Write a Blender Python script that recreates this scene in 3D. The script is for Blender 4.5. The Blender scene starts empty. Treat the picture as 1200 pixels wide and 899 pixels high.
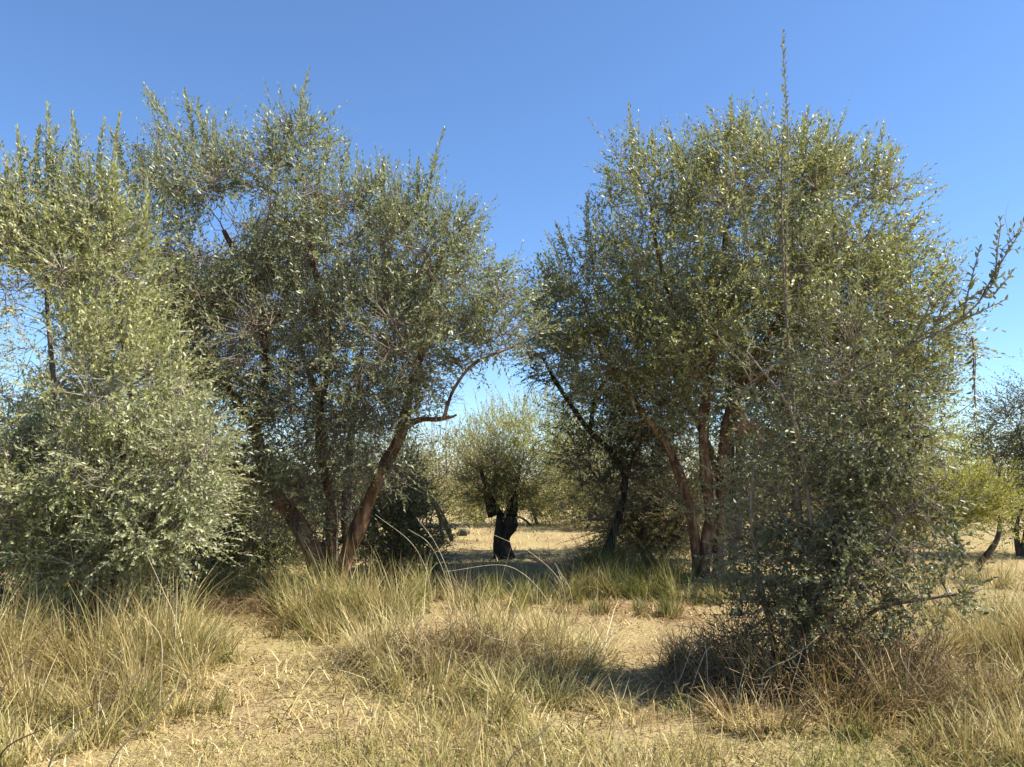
import bpy, math
import numpy as np
from mathutils import Vector, Matrix

# ------------------------------------------------------------------ camera, sky, sun, exposure
scene = bpy.context.scene
COL = scene.collection
PITCH = math.radians(7.0)
CAM_Z = 1.55
FPX = 890.0
cam_d = bpy.data.cameras.new('camera')
cam_d.sensor_width = 36.0
cam_d.lens = 36.0 * FPX / 1200.0
cam_d.clip_start = 0.05
cam_d.clip_end = 3000.0
cam = bpy.data.objects.new('camera', cam_d)
cam.location = (0, 0, CAM_Z)
cam.rotation_euler = (math.radians(90) + PITCH, 0, 0)
COL.objects.link(cam)
scene.camera = cam

SUN_AZ, SUN_EL = math.radians(97), math.radians(52)
world = bpy.data.worlds.new('World')
scene.world = world
world.use_nodes = True
wn = world.node_tree
sky = wn.nodes.new('ShaderNodeTexSky')
sky.sky_type = 'NISHITA'
sky.sun_disc = False
sky.sun_elevation = SUN_EL
sky.sun_rotation = SUN_AZ
sky.altitude = 0
sky.air_density = 1.0
sky.dust_density = 0.0
sky.ozone_density = 9.0
bg = wn.nodes['Background']
bg.inputs['Strength'].default_value = 0.096
wn.links.new(sky.outputs[0], bg.inputs['Color'])

sun_d = bpy.data.lights.new('sun', 'SUN')
sun_d.energy = 5.0
sun_d.angle = math.radians(0.5)
sun_d.color = (1.0, 0.93, 0.82)
sun = bpy.data.objects.new('sun', sun_d)
sdir = Vector((math.sin(SUN_AZ) * math.cos(SUN_EL), math.cos(SUN_AZ) * math.cos(SUN_EL), math.sin(SUN_EL)))
sun.rotation_euler = sdir.to_track_quat('Z', 'Y').to_euler()
sun.location = sdir * 60
COL.objects.link(sun)
scene.view_settings.view_transform = 'Standard'
scene.view_settings.look = 'None'
scene.view_settings.gamma = 1.0
scene.view_settings.exposure = 1.2
scene.view_settings.use_curve_mapping = False
scene.render.engine = 'CYCLES'
scene.cycles.max_bounces = 4
scene.cycles.diffuse_bounces = 2
scene.cycles.glossy_bounces = 1
scene.cycles.transmission_bounces = 2

# ------------------------------------------------------------------ helpers
rng = np.random.default_rng(11)
CP, SP_ = math.cos(PITCH), math.sin(PITCH)


def P(px, py, Y):
    """the world point at depth Y seen at photo pixel (px, py) -- used to measure places"""
    xc, yc = (px - 600.0) / FPX, (449.5 - py) / FPX
    d = np.array([xc, CP - yc * SP_, SP_ + yc * CP])
    return d * (Y / d[1]) + np.array([0, 0, CAM_Z])


def unit(v):
    return v / np.maximum(np.linalg.norm(v, axis=-1, keepdims=True), 1e-9)


class Noise:
    def __init__(self, seed, freq, dim=3, n=14):
        r = np.random.default_rng(seed)
        self.k = unit(r.normal(size=(n, dim))) * freq * r.uniform(0.6, 1.7, (n, 1))
        self.p = r.uniform(0, 6.283, n)

    def __call__(self, p):
        return np.sin(p @ self.k.T + self.p).sum(1) / math.sqrt(len(self.p) / 2)


g1, g2, g3 = Noise(1, 0.5, 2), Noise(2, 1.7, 2), Noise(3, 6.0, 2)


def hgt(x, y):
    x, y = np.broadcast_arrays(np.asarray(x, float), np.asarray(y, float))
    p = np.stack([x.ravel(), y.ravel()], 1)
    near = np.exp(-(np.maximum(np.hypot(p[:, 0], p[:, 1]) - 14, 0) / 20) ** 2)
    z = 0.035 * g1(p) + near * (0.022 * g2(p) + 0.012 * g3(p))
    return z.reshape(x.shape)


def mesh_obj(name, V, faces, mat, parent=None, attrs=None, smooth=False):
    """V (n,3); faces: list of int arrays (m,k)"""
    me = bpy.data.meshes.new(name)
    V = np.asarray(V, np.float32)
    me.vertices.add(len(V))
    me.vertices.foreach_set('co', V.ravel())
    fl = [np.asarray(f, np.int32) for f in faces if len(f)]
    loops = np.concatenate([f.ravel() for f in fl])
    tot = np.concatenate([np.full(len(f), f.shape[1], np.int32) for f in fl])
    start = np.concatenate([[0], np.cumsum(tot)[:-1]]).astype(np.int32)
    me.loops.add(len(loops))
    me.loops.foreach_set('vertex_index', loops)
    me.polygons.add(len(tot))
    me.polygons.foreach_set('loop_start', start)
    me.polygons.foreach_set('loop_total', tot)
    if smooth:
        me.polygons.foreach_set('use_smooth', np.ones(len(tot), bool))
    for k, a in (attrs or {}).items():
        at = me.attributes.new(k, 'FLOAT', 'POINT')
        at.data.foreach_set('value', np.asarray(a, np.float32))
    me.update(calc_edges=True)
    me.materials.append(mat)
    o = bpy.data.objects.new(name, me)
    COL.objects.link(o)
    if parent is not None:
        o.parent = parent
    return o


def tag(o, label, cat=None, group=None, kind=None):
    if label: o['label'] = label
    if cat: o['category'] = cat
    if group: o['group'] = group
    if kind: o['kind'] = kind
    return o


def empty(name, loc):
    o = bpy.data.objects.new(name, None)
    o.empty_display_size = 0.2
    o.location = [float(c) for c in loc]
    COL.objects.link(o)
    return o


def frame(T):
    ref = np.where(np.abs(T[..., 2:3]) > 0.9, np.array([1.0, 0, 0]), np.array([0, 0, 1.0]))
    A = unit(np.cross(T, ref))
    return A, np.cross(T, A)


def tubes(PT, R, sides):
    """PT (n,k,3) polylines, R (n,k) radii -> verts, quads"""
    n, k, _ = PT.shape
    T = np.gradient(PT, axis=1) if k > 2 else np.repeat(PT[:, 1:] - PT[:, :1], 2, 1)
    T = unit(T)
    A, B = frame(T)
    for q in range(1, k):          # carry the ring along the line so that it never flips
        A[:, q] = unit(A[:, q - 1] - (A[:, q - 1] * T[:, q]).sum(-1, keepdims=True) * T[:, q])
        B[:, q] = np.cross(T[:, q], A[:, q])
    a = np.arange(sides) * 2 * math.pi / sides
    V = PT[:, :, None] + R[:, :, None, None] * (A[:, :, None] * np.cos(a)[:, None] + B[:, :, None] * np.sin(a)[:, None])
    idx = np.arange(n * k * sides).reshape(n, k, sides)
    nx = np.roll(idx, -1, 2)
    Q = np.stack([idx[:, :-1], nx[:, :-1], nx[:, 1:], idx[:, 1:]], -1).reshape(-1, 4)
    return V.reshape(-1, 3), Q


def catmull(pts, step):
    pts = np.asarray(pts, float)
    p = np.vstack([2 * pts[0] - pts[1], pts, 2 * pts[-1] - pts[-2]])
    out = []
    for i in range(1, len(p) - 2):
        n = max(2, int(np.linalg.norm(p[i + 1, :3] - p[i, :3]) / step))
        t = np.linspace(0, 1, n, endpoint=False)[:, None]
        a, b, c, d = p[i - 1], p[i], p[i + 1], p[i + 2]
        out.append(0.5 * (2 * b + (c - a) * t + (2 * a - 5 * b + 4 * c - d) * t ** 2 + (3 * b - a - 3 * c + d) * t ** 3))
    return np.vstack(out + [pts[-1:]])


# ------------------------------------------------------------------ materials
def nt(name):
    m = bpy.data.materials.new(name)
    m.use_nodes = True
    t = m.node_tree
    t.nodes.clear()
    return m, t, t.nodes.new('ShaderNodeOutputMaterial')


def attr(t, name):
    n = t.nodes.new('ShaderNodeAttribute')
    n.attribute_name = name
    return n.outputs['Fac']


def ramp(t, fac, stops):
    n = t.nodes.new('ShaderNodeValToRGB')
    e = n.color_ramp.elements
    while len(e) < len(stops): e.new(0.5)
    for el, (p, c) in zip(e, stops):
        el.position = p
        el.color = (*c, 1)
    t.links.new(fac, n.inputs['Fac'])
    return n.outputs['Color']


def mix(t, fac, a, b, mode='MIX'):
    n = t.nodes.new('ShaderNodeMix')
    n.data_type = 'RGBA'
    n.blend_type = mode
    for s, v in ((n.inputs[0], fac), (n.inputs[6], a), (n.inputs[7], b)):
        if isinstance(v, (int, float)): s.default_value = v
        elif isinstance(v, tuple): s.default_value = (*v, 1)
        else: t.links.new(v, s)
    return n.outputs[2]


def leaf_mat(name, dark, light, odd, under, trans=0.33, rough=0.42, spec=0.5):
    """two-sided leaf: glossy upper side, pale felted underside, hue by shoot, tint by leaf"""
    m, t, out = nt(name)
    up = ramp(t, attr(t, 'tint'), [(0.0, dark), (0.6, light), (0.93, light), (1.0, odd)])
    up = mix(t, attr(t, 'hue'), up, mix(t, 1.0, up, (1.06, 1.04, 0.76), 'MULTIPLY'))
    geo = t.nodes.new('ShaderNodeNewGeometry')
    col = mix(t, geo.outputs['Backfacing'], up, under)
    p = t.nodes.new('ShaderNodeBsdfPrincipled')
    t.links.new(col, p.inputs['Base Color'])
    p.inputs['Roughness'].default_value = rough
    p.inputs['Specular IOR Level'].default_value = spec
    tr = t.nodes.new('ShaderNodeBsdfTranslucent')
    t.links.new(mix(t, 1.0, up, (1.3, 1.4, 0.8), 'MULTIPLY'), tr.inputs['Color'])
    ms = t.nodes.new('ShaderNodeMixShader')
    ms.inputs[0].default_value = trans
    t.links.new(p.outputs[0], ms.inputs[1])
    t.links.new(tr.outputs[0], ms.inputs[2])
    t.links.new(ms.outputs[0], out.inputs[0])
    return m


def bark_mat(name, c1, c2, c3, scale=14):
    m, t, out = nt(name)
    tc = t.nodes.new('ShaderNodeTexCoord')
    mp = t.nodes.new('ShaderNodeMapping')
    mp.inputs['Scale'].default_value = (1, 1, 0.28)
    t.links.new(tc.outputs['Object'], mp.inputs[0])
    n = t.nodes.new('ShaderNodeTexNoise')
    n.inputs['Scale'].default_value = scale
    n.inputs['Detail'].default_value = 6
    n.inputs['Roughness'].default_value = 0.65
    t.links.new(mp.outputs[0], n.inputs['Vector'])
    c = ramp(t, n.outputs['Fac'], [(0.32, c1), (0.5, c2), (0.68, c3)])
    p = t.nodes.new('ShaderNodeBsdfPrincipled')
    p.inputs['Roughness'].default_value = 0.85
    p.inputs['Specular IOR Level'].default_value = 0.2
    t.links.new(c, p.inputs['Base Color'])
    b = t.nodes.new('ShaderNodeBump')
    b.inputs['Strength'].default_value = 0.8
    b.inputs['Distance'].default_value = 0.02
    t.links.new(n.outputs['Fac'], b.inputs['Height'])
    t.links.new(b.outputs[0], p.inputs['Normal'])
    t.links.new(p.outputs[0], out.inputs[0])
    return m


def grass_mat(name, dry, green, trans=0.3):
    m, t, out = nt(name)
    d = ramp(t, attr(t, 'tint'), dry)
    g = ramp(t, attr(t, 'tint'), green)
    col = mix(t, attr(t, 'hue'), d, g)
    p = t.nodes.new('ShaderNodeBsdfPrincipled')
    t.links.new(col, p.inputs['Base Color'])
    p.inputs['Roughness'].default_value = 0.6
    p.inputs['Specular IOR Level'].default_value = 0.3
    tr = t.nodes.new('ShaderNodeBsdfTranslucent')
    t.links.new(col, tr.inputs['Color'])
    ms = t.nodes.new('ShaderNodeMixShader')
    ms.inputs[0].default_value = trans
    t.links.new(p.outputs[0], ms.inputs[1])
    t.links.new(tr.outputs[0], ms.inputs[2])
    t.links.new(ms.outputs[0], out.inputs[0])
    return m


def soil_mat():
    m, t, out = nt('dry_soil')
    tc = t.nodes.new('ShaderNodeTexCoord')

    def noise(s, det=6, r=0.6):
        n = t.nodes.new('ShaderNodeTexNoise')
        n.inputs['Scale'].default_value = s
        n.inputs['Detail'].default_value = det
        n.inputs['Roughness'].default_value = r
        t.links.new(tc.outputs['Object'], n.inputs['Vector'])
        return n.outputs['Fac']
    a = ramp(t, noise(0.9), [(0.35, (0.30, 0.215, 0.115)), (0.52, (0.40, 0.32, 0.165)), (0.7, (0.33, 0.30, 0.12))])
    f = noise(38, 4, 0.7)
    c = mix(t, 1.0, a, ramp(t, f, [(0.3, (0.35, 0.30, 0.25)), (0.5, (0.9, 0.88, 0.85)), (0.72, (1.25, 1.2, 1.15))]), 'MULTIPLY')
    p = t.nodes.new('ShaderNodeBsdfPrincipled')
    p.inputs['Roughness'].default_value = 0.95
    p.inputs['Specular IOR Level'].default_value = 0.1
    t.links.new(c, p.inputs['Base Color'])
    b = t.nodes.new('ShaderNodeBump')
    b.inputs['Strength'].default_value = 1.0
    b.inputs['Distance'].default_value = 0.03
    t.links.new(f, b.inputs['Height'])
    t.links.new(b.outputs[0], p.inputs['Normal'])
    t.links.new(p.outputs[0], out.inputs[0])
    return m


M = {
    'soil': soil_mat(),
    'olive': leaf_mat('olive_leaf', (0.085, 0.100, 0.050), (0.245, 0.262, 0.15), (0.45, 0.42, 0.27), (0.38, 0.385, 0.25)),
    'olive_pale': leaf_mat('pale_olive_leaf', (0.115, 0.13, 0.060), (0.335, 0.345, 0.19), (0.56, 0.53, 0.34), (0.44, 0.44, 0.27)),
    'olive_yellow': leaf_mat('yellow_olive_leaf', (0.095, 0.105, 0.038), (0.275, 0.275, 0.125), (0.48, 0.44, 0.25), (0.42, 0.42, 0.27)),
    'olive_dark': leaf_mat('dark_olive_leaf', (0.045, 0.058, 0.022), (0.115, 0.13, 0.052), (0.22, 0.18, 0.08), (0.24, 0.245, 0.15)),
    'front_leaf': leaf_mat('front_shrub_leaf', (0.035, 0.044, 0.022), (0.175, 0.185, 0.095), (0.36, 0.31, 0.15), (0.27, 0.275, 0.16), 0.3, 0.42, 0.4),
    'willow': leaf_mat('willow_leaf', (0.17, 0.17, 0.03), (0.36, 0.34, 0.075), (0.45, 0.38, 0.12), (0.36, 0.35, 0.12), 0.42),
    'grey_shrub': leaf_mat('grey_shrub_leaf', (0.13, 0.125, 0.042), (0.27, 0.255, 0.10), (0.36, 0.26, 0.12), (0.32, 0.30, 0.16)),
    'dead_leaf': leaf_mat('withered_leaf', (0.12, 0.07, 0.035), (0.26, 0.15, 0.08), (0.42, 0.24, 0.13), (0.28, 0.18, 0.11), 0.15, 0.7, 0.2),
    'bark_red': bark_mat('reddish_bark', (0.025, 0.017, 0.012), (0.135, 0.072, 0.036), (0.34, 0.22, 0.13), 11),
    'bark_grey': bark_mat('grey_bark', (0.03, 0.026, 0.022), (0.09, 0.075, 0.06), (0.18, 0.155, 0.13)),
    'bark_black': bark_mat('blackened_bark', (0.012, 0.011, 0.010), (0.03, 0.026, 0.022), (0.07, 0.06, 0.05)),
    'twig_grey': bark_mat('grey_twig', (0.11, 0.08, 0.055), (0.21, 0.16, 0.115), (0.33, 0.27, 0.20), 30),
    'twig_pale': bark_mat('pale_twig', (0.20, 0.17, 0.13), (0.33, 0.28, 0.22), (0.48, 0.42, 0.34), 30),
    'twig_brown': bark_mat('brown_twig', (0.11, 0.07, 0.036), (0.26, 0.175, 0.09), (0.44, 0.32, 0.18), 30),
    'grass': grass_mat('grass_blade',
                       [(0.0, (0.17, 0.10, 0.045)), (0.3, (0.40, 0.29, 0.115)), (0.75, (0.62, 0.50, 0.22)), (1.0, (0.78, 0.69, 0.44))],
                       [(0.0, (0.055, 0.070, 0.016)), (0.5, (0.17, 0.185, 0.04)), (1.0, (0.42, 0.39, 0.11))]),
    'stem': bark_mat('dry_stalk', (0.34, 0.27, 0.17), (0.50, 0.42, 0.28), (0.62, 0.55, 0.40), 20),
    'stem_dark': bark_mat('dark_stalk', (0.05, 0.038, 0.028), (0.10, 0.08, 0.055), (0.17, 0.14, 0.10), 20),
    'stone': bark_mat('field_stone', (0.04, 0.035, 0.03), (0.09, 0.08, 0.07), (0.15, 0.13, 0.11), 9),
}

# ------------------------------------------------------------------ ground
gx = np.concatenate([-np.geomspace(400, 14.3, 26), np.arange(-14, 14.01, 0.25), np.geomspace(14.3, 400, 26)])
gy = np.concatenate([-np.geomspace(80, 4.3, 14), np.arange(-4, 20.01, 0.2), np.geomspace(20.4, 900, 34)])
X, Yg = np.meshgrid(gx, gy)
V = np.stack([X, Yg, hgt(X, Yg)], -1).reshape(-1, 3)
i = np.arange(len(V)).reshape(X.shape)
Q = np.stack([i[:-1, :-1], i[:-1, 1:], i[1:, 1:], i[1:, :-1]], -1).reshape(-1, 4)
tag(mesh_obj('ground', V, [Q], M['soil'], smooth=True), 'dry straw coloured ground of the old grove', kind='structure')


# ------------------------------------------------------------------ plants
def make_leaves(pos, d, nrm, L, W, fine=False):
    side = unit(np.cross(d, nrm))
    nrm = np.cross(side, d)
    n = len(pos)
    L, W = L[:, None], W[:, None]
    base, tip = pos, pos + d * L - nrm * L * 0.06
    idx = None
    if not fine:
        m = pos + d * L * 0.45 + nrm * W * 0.12
        V = np.stack([base, m + side * W * 0.5, tip, m - side * W * 0.5], 1)
        idx = np.arange(n * 4).reshape(n, 4)
        return V.reshape(-1, 3), [idx[:, [0, 2, 3]], idx[:, [0, 1, 2]]], 4
    m1, m2 = pos + d * L * 0.28 + nrm * W * 0.14, pos + d * L * 0.68 + nrm * W * 0.10
    V = np.stack([base, m1 + side * W * .46, m2 + side * W * .40, tip, m2 - side * W * .40, m1 - side * W * .46], 1)
    idx = np.arange(n * 6).reshape(n, 6)
    return V.reshape(-1, 3), [idx[:, [0, 3, 4, 5]], idx[:, [0, 1, 2, 3]]], 6


def shoots(B, Mid, T, spacing, L, W, t0=0.12, fine=False, hue=None, fill=None, spread=(0.5, 1.05)):
    """leaves set in pairs along bezier shoots B-Mid-T; fill = share of leaves kept per shoot"""
    ln = np.linalg.norm(T - B, axis=1)
    nl = np.maximum((ln * (1 - t0) / spacing).astype(int), 2)
    if fill is not None:
        nl = np.maximum((nl * fill).astype(int), 0)
    s = np.repeat(np.arange(len(B)), nl)
    if len(s) == 0: return None
    k = np.concatenate([np.arange(c) for c in nl])
    t = t0 + (1 - t0) * np.clip((k + rng.uniform(-.4, .4, len(s))) / np.maximum(nl[s] - 1, 1), 0, 1)
    t = t[:, None]
    b, m, e = B[s], Mid[s], T[s]
    pos = b * (1 - t) ** 2 + 2 * m * t * (1 - t) + e * t ** 2
    tan = unit((m - b) * (1 - t) + (e - m) * t)
    A, C = frame(tan)
    ang = (k // 2) * 1.57 + (k % 2) * math.pi + rng.normal(0, 0.45, len(s)) + (s * 2.4)
    perp = A * np.cos(ang)[:, None] + C * np.sin(ang)[:, None]
    al = rng.uniform(*spread, len(s)) * (1 - 0.45 * t[:, 0] ** 3)
    d = unit(tan * np.cos(al)[:, None] + perp * np.sin(al)[:, None] + rng.normal(0, .12, (len(s), 3)))
    nrm = tan * np.sin(al)[:, None] - perp * np.cos(al)[:, None] + rng.normal(0, .25, (len(s), 3)) + np.array([0, 0, .25])
    sz = rng.uniform(0.65, 1.15, len(s)) * (1 - 0.35 * t[:, 0] ** 4)
    Vv, F, nv = make_leaves(pos, d, nrm, L * sz, W * sz * rng.uniform(.8, 1.2, len(s)), fine)
    h = np.zeros(len(s)) if hue is None else hue[s]
    return Vv, F, np.repeat(rng.random(len(s)), nv), np.repeat(np.clip(h + rng.normal(0, .12, len(s)), 0, 1), nv)


def merge(parts):
    Vs, Fs, off, at = [], {}, 0, []
    for V, F, *a in parts:
        Vs.append(V)
        for f in F:
            Fs.setdefault(f.shape[1], []).append(f + off)
        at.append(a)
        off += len(V)
    cols = [np.concatenate(c) for c in zip(*at)] if at and at[0] else []
    return np.concatenate(Vs), [np.concatenate(f) for f in Fs.values()], cols


def in_lobes(lobes, n, r, shell):
    w = np.array([l['w'] * np.prod(l['r']) ** (2 / 3) for l in lobes])
    k = r.choice(len(lobes), n, p=w / w.sum())
    u = unit(r.normal(size=(n, 3)))
    rad = r.random(n) ** (1 / shell)
    c = np.array([l['c'] for l in lobes])[k]
    R = np.array([l['r'] for l in lobes])[k]
    return c + u * rad[:, None] * R, k, u


def colonise(nodes, parent, attract, step, kill, r, iters=90, wob=0.25):
    nodes = [np.array(v) for v in nodes]
    parent = list(parent)
    N = np.array(nodes)
    A = attract.copy()
    D = np.linalg.norm(A[:, None] - N[None], axis=2)
    near, dist = D.argmin(1), D.min(1)
    for _ in range(iters):
        keep = dist > kill
        A, near, dist = A[keep], near[keep], dist[keep]
        if len(A) == 0: break
        own = np.unique(near)
        new, par = [], []
        for o in own:
            v = unit(A[near == o] - nodes[o]).mean(0)
            v = unit(v + r.normal(0, wob, 3))
            new.append(nodes[o] + v * step)
            par.append(o)
        base = len(nodes)
        nodes += new
        parent += par
        Nn = np.array(new)
        D = np.linalg.norm(A[:, None] - Nn[None], axis=2)
        j, dm = D.argmin(1), D.min(1)
        up = dm < dist
        near = np.where(up, base + j, near)
        stuck = ~up
        dist = np.where(up, dm, dist)
        if stuck.any():
            # attractors whose branch stalls are dropped slowly
            drop = stuck & (r.random(len(A)) < 0.12)
            A, near, dist = A[~drop], near[~drop], dist[~drop]
            if len(A) == 0: break
        if len(nodes) > 6000: break
    return np.array(nodes), np.array(parent)


def limb_mesh(pts, name, mat, root, sides=10, gnarl=0.16, seed=0, step=0.05):
    """pts rows: x, y, z, radius"""
    c = catmull(pts, step)
    n3 = Noise(seed + 50, 3.2)
    n4 = Noise(seed + 51, 14.0)
    c[1:-1, :3] += 0.012 * np.stack([n3(c[1:-1, :3] + q) for q in (0, 7, 13)], 1)
    V, Q = tubes(c[None, :, :3], np.maximum(c[None, :, 3], .003), sides)
    ctr = np.repeat(c[:, :3], sides, 0)
    V = ctr + (V - ctr) * (1 + gnarl * (0.6 * n3(V * 2.0) + 0.4 * n4(V)))[:, None]
    caps = [np.arange(sides)[::-1][None], (np.arange(sides) + len(V) - sides)[None]]
    return mesh_obj(name, V - np.array(root.location), [Q] + caps, mat, root, smooth=True)


def plant(name, base, limbs, lobes, sprouts, leaf, bark, twig, label, cat, group=None, seed=0,
          n_attr=600, n_shoot=5000, step=0.14, kill=0.3, L=0.062, W=0.016, spacing=0.017, shoot_len=(0.2, 0.42),
          fine=False, bare=0.0, hue_amt=0.5, up=0.45, shell=3.2, gap=-0.9, gap_f=2.2, sag=0.06, tip_r=0.003, inner=0.5,
          limb_names=None, sides=10, dead=0, thin=1.0, sp_spacing=None, sp_size=1.4, sp_spread=(.45, .95)):
    """limbs: list of polylines rows (x,y,z,radius); lobes: crown volumes; sprouts: (base, tip) long shoots"""
    r = np.random.default_rng(seed)
    root = empty(name, base)
    loc = np.array(root.location)
    tag(root, label, cat, group)
    for q, pl in enumerate(limbs):
        nm = (limb_names[q] if limb_names else ('trunk' if q == 0 else 'limb'))
        limb_mesh(pl, nm, bark, root, sides=sides, seed=seed + q)
    # skeleton
    nodes, par, rad0 = [], [], []
    for pl in limbs:
        c = catmull(pl, step)
        s = len(nodes)
        for q in range(len(c)):
            nodes.append(c[q, :3]); par.append(s + q - 1 if q else -1); rad0.append(c[q, 3])
    n0 = len(nodes)
    at, _, _ = in_lobes(lobes, n_attr, r, 2.2)
    N, par = colonise(nodes, par, at, step, kill, r)
    # pipe-model radii
    R = np.full(len(N), 0.0)
    e = 2.4
    for q in range(len(N) - 1, -1, -1):
        R[q] = max(R[q], tip_r ** e)
        if q >= n0:
            R[par[q]] += R[q]
    R = R ** (1 / e)
    R[:n0] = np.minimum(np.array(rad0), np.maximum(R[:n0], 0.02)) if n0 else R[:n0]
    q = np.arange(n0, len(N))
    woods = []
    if len(q):
        seg = np.stack([N[par[q]], N[q]], 1)
        rr = np.stack([np.minimum(R[par[q]], R[q] * 1.35), R[q]], 1)
        V, F = tubes(seg, rr, 5)
        mesh_obj('branches', V - loc, [F], bark, root, smooth=True)['kind'] = 'stuff'
    # leafy shoots
    S, k, u = in_lobes(lobes, int(n_shoot * 1.7), r, shell)
    gn = Noise(seed + 5, gap_f)
    S = S[(gn(S) > gap) & (S[:, 2] > hgt(S[:, 0], S[:, 1]) + 0.05)][:n_shoot]
    cen = np.array([l['c'] for l in lobes]); rad = np.array([l['r'] for l in lobes])
    dens = np.array([l.get('leafy', 1.0) for l in lobes])
    rel = np.linalg.norm((S[:, None] - cen) / rad, axis=2)
    j = rel.argmin(1)
    depth = rel.min(1)
    out = unit((S - cen[j]) / rad[j])
    nn = np.empty(len(S), int)
    for a in range(0, len(S), 800):
        nn[a:a + 800] = np.linalg.norm(S[a:a + 800, None] - N[None], axis=2).argmin(1)
    A0 = N[nn]
    dd = np.linalg.norm(S - A0, axis=1)
    d = unit(0.5 * unit(S - A0) + 0.55 * out + np.array([0, 0, up]) + r.normal(0, .42, S.shape))
    ln = r.uniform(*shoot_len, len(S)) * r.choice([1, 1, 1.35, .7], len(S))
    ln = ln * np.where((out[:, 2] > .35) & (depth > .8) & (r.random(len(S)) < .26), r.uniform(1.3, 2.3, len(S)), 1.0)
    d[:, 2] += np.where(ln > shoot_len[1] * 1.2, .6, 0); d = unit(d)
    T = S + d * ln[:, None]
    T[:, 2] -= sag * (ln / .4) ** 2
    far = dd > 0.55
    B = np.where(far[:, None], S - d * 0.1, A0)
    Mid = S + r.normal(0, .02, S.shape)
    T[:, 2] = np.maximum(T[:, 2], hgt(T[:, 0], T[:, 1]) + 0.03)
    # interior twigs are mostly bare
    isbare = (r.random(len(S)) < bare) | ((depth < inner) & (r.random(len(S)) < 0.8)) | (r.random(len(S)) > dens[j])
    fill = np.where(isbare, np.where(r.random(len(S)) < .3, .15, 0.0), r.uniform(.75, 1.1, len(S)))
    hn = Noise(seed + 9, 1.3)
    hue = np.clip(0.35 + hue_amt * 0.5 * hn(S) + r.normal(0, .15, len(S)), 0, 1)
    parts = []
    ls = np.linalg.norm(T - S, axis=1)
    # leaves only on the young outer half of each twig
    parts.append(shoots(S - (S - B) * 0.25, (S * 0.6 + T * 0.4) * .5 + (S + T) * .25 + r.normal(0, .012, S.shape), T, spacing, L, W, 0.0, fine, hue, fill))
    tw = [np.stack([B, S * .9 + T * .1, T], 1)]
    wr = [np.tile(np.array([2.2, 1.5, 0.7]), (len(S), 1)) * tip_r * 0.62 * np.where(isbare, 1.15, 1)[:, None]]
    if bare or dead:
        # fine dead side twigs inside the crown
        kd = r.choice(len(S), int(len(S) * dead)) if dead else np.array([], int)
        if len(kd):
            t_ = r.uniform(.2, .8, len(kd))[:, None]
            b2 = A0[kd] * (1 - t_) + S[kd] * t_
            dv = unit(r.normal(0, 1, b2.shape) + out[kd] * .3) * r.uniform(.12, .4, (len(kd), 1))
            e2 = b2 + dv
            m1 = b2 + dv * .5 + r.normal(0, .03, b2.shape)
            tw.append(np.stack([b2, m1, e2], 1))
            wr.append(np.tile(np.array([1.6, 1.2, .6]), (len(kd), 1)) * tip_r * 0.7)
    if thin < 1:
        kp = r.random(len(tw[0])) < thin
        tw[0], wr[0] = tw[0][kp], wr[0][kp]
    PT = np.concatenate(tw); WR = np.concatenate(wr)
    V, F = tubes(PT, WR, 3)
    mesh_obj('twigs', V - loc, [F], twig, root)['kind'] = 'stuff'
    # named long shoots rising out of the crown
    for (b, t_, *opt) in sprouts:
        b, t_ = np.array(b, float), np.array(t_, float)
        jn = np.linalg.norm(N - b, axis=1).argmin()
        dv = t_ - b
        m = (b + t_) / 2 + r.normal(0, .008 if opt else .03, 3) * np.linalg.norm(dv)
        pl = np.array([[*N[jn], .008], [*b, .007], [*m, .005], [*t_, .002]])
        st = limb_mesh(pl, 'shoot_stem', twig, root, sides=5, gnarl=0.05, seed=seed + 77, step=.08)
        B1, M1, T1 = b[None], (2 * m - .5 * b - .5 * t_)[None], t_[None]
        side = shoots(B1, M1, T1, sp_spacing or spacing * .5, L * sp_size, W * sp_size, 0.0, fine, np.array([.3]), spread=sp_spread)
        sp = [side]
        if np.linalg.norm(dv) > .4 and not opt:
            nb = int(np.linalg.norm(dv) / .075)
            tt = r.uniform(0.0, .65, nb)[:, None]
            sb = b + dv * tt
            sd = unit(dv * .8 + r.normal(0, .45, (nb, 3)) * np.linalg.norm(dv)) * (0.40 * (1 - tt) + .10)
            sp.append(shoots(sb, sb + sd * .5, sb + sd, spacing, L, W, .1, fine, np.full(nb, .2)))
        V, F, at_ = merge([p for p in sp if p])
        c = mesh_obj('shoot_leaves', V, F, leaf, st, dict(tint=at_[0], hue=at_[1]))
        c.data.transform(Matrix.Translation(-Vector(loc)))
        c['kind'] = 'stuff'
    V, F, at_ = merge([p for p in parts if p])
    o = mesh_obj('crown', V - loc, F, leaf, root, dict(tint=at_[0], hue=at_[1]))
    o['kind'] = 'stuff'
    return root


def lobe(px, py, rx, ry, Y, rd, w=1.0, leafy=1.0):
    return dict(c=P(px, py, Y), r=np.array([rx * Y / FPX, rd, ry * Y / FPX]), w=w, leafy=leafy)


def path(*rows):
    """rows: px, py, depth, radius"""
    return np.array([[*P(a, b, c), r_] for a, b, c, r_ in rows])


def ground_at(px, Y):
    x = P(px, 600, Y)[0]
    return np.array([x, Y, float(hgt(x, Y))])


def rooted(pl, px=None):
    """extend a limb down to the soil under its first point"""
    p = pl[0].copy()
    z = float(hgt(p[0], p[1])) - 0.08
    q = p.copy(); q[2] = z; q[3] *= 1.35
    return np.vstack([q, pl]) if p[2] > z + .05 else pl


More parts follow.
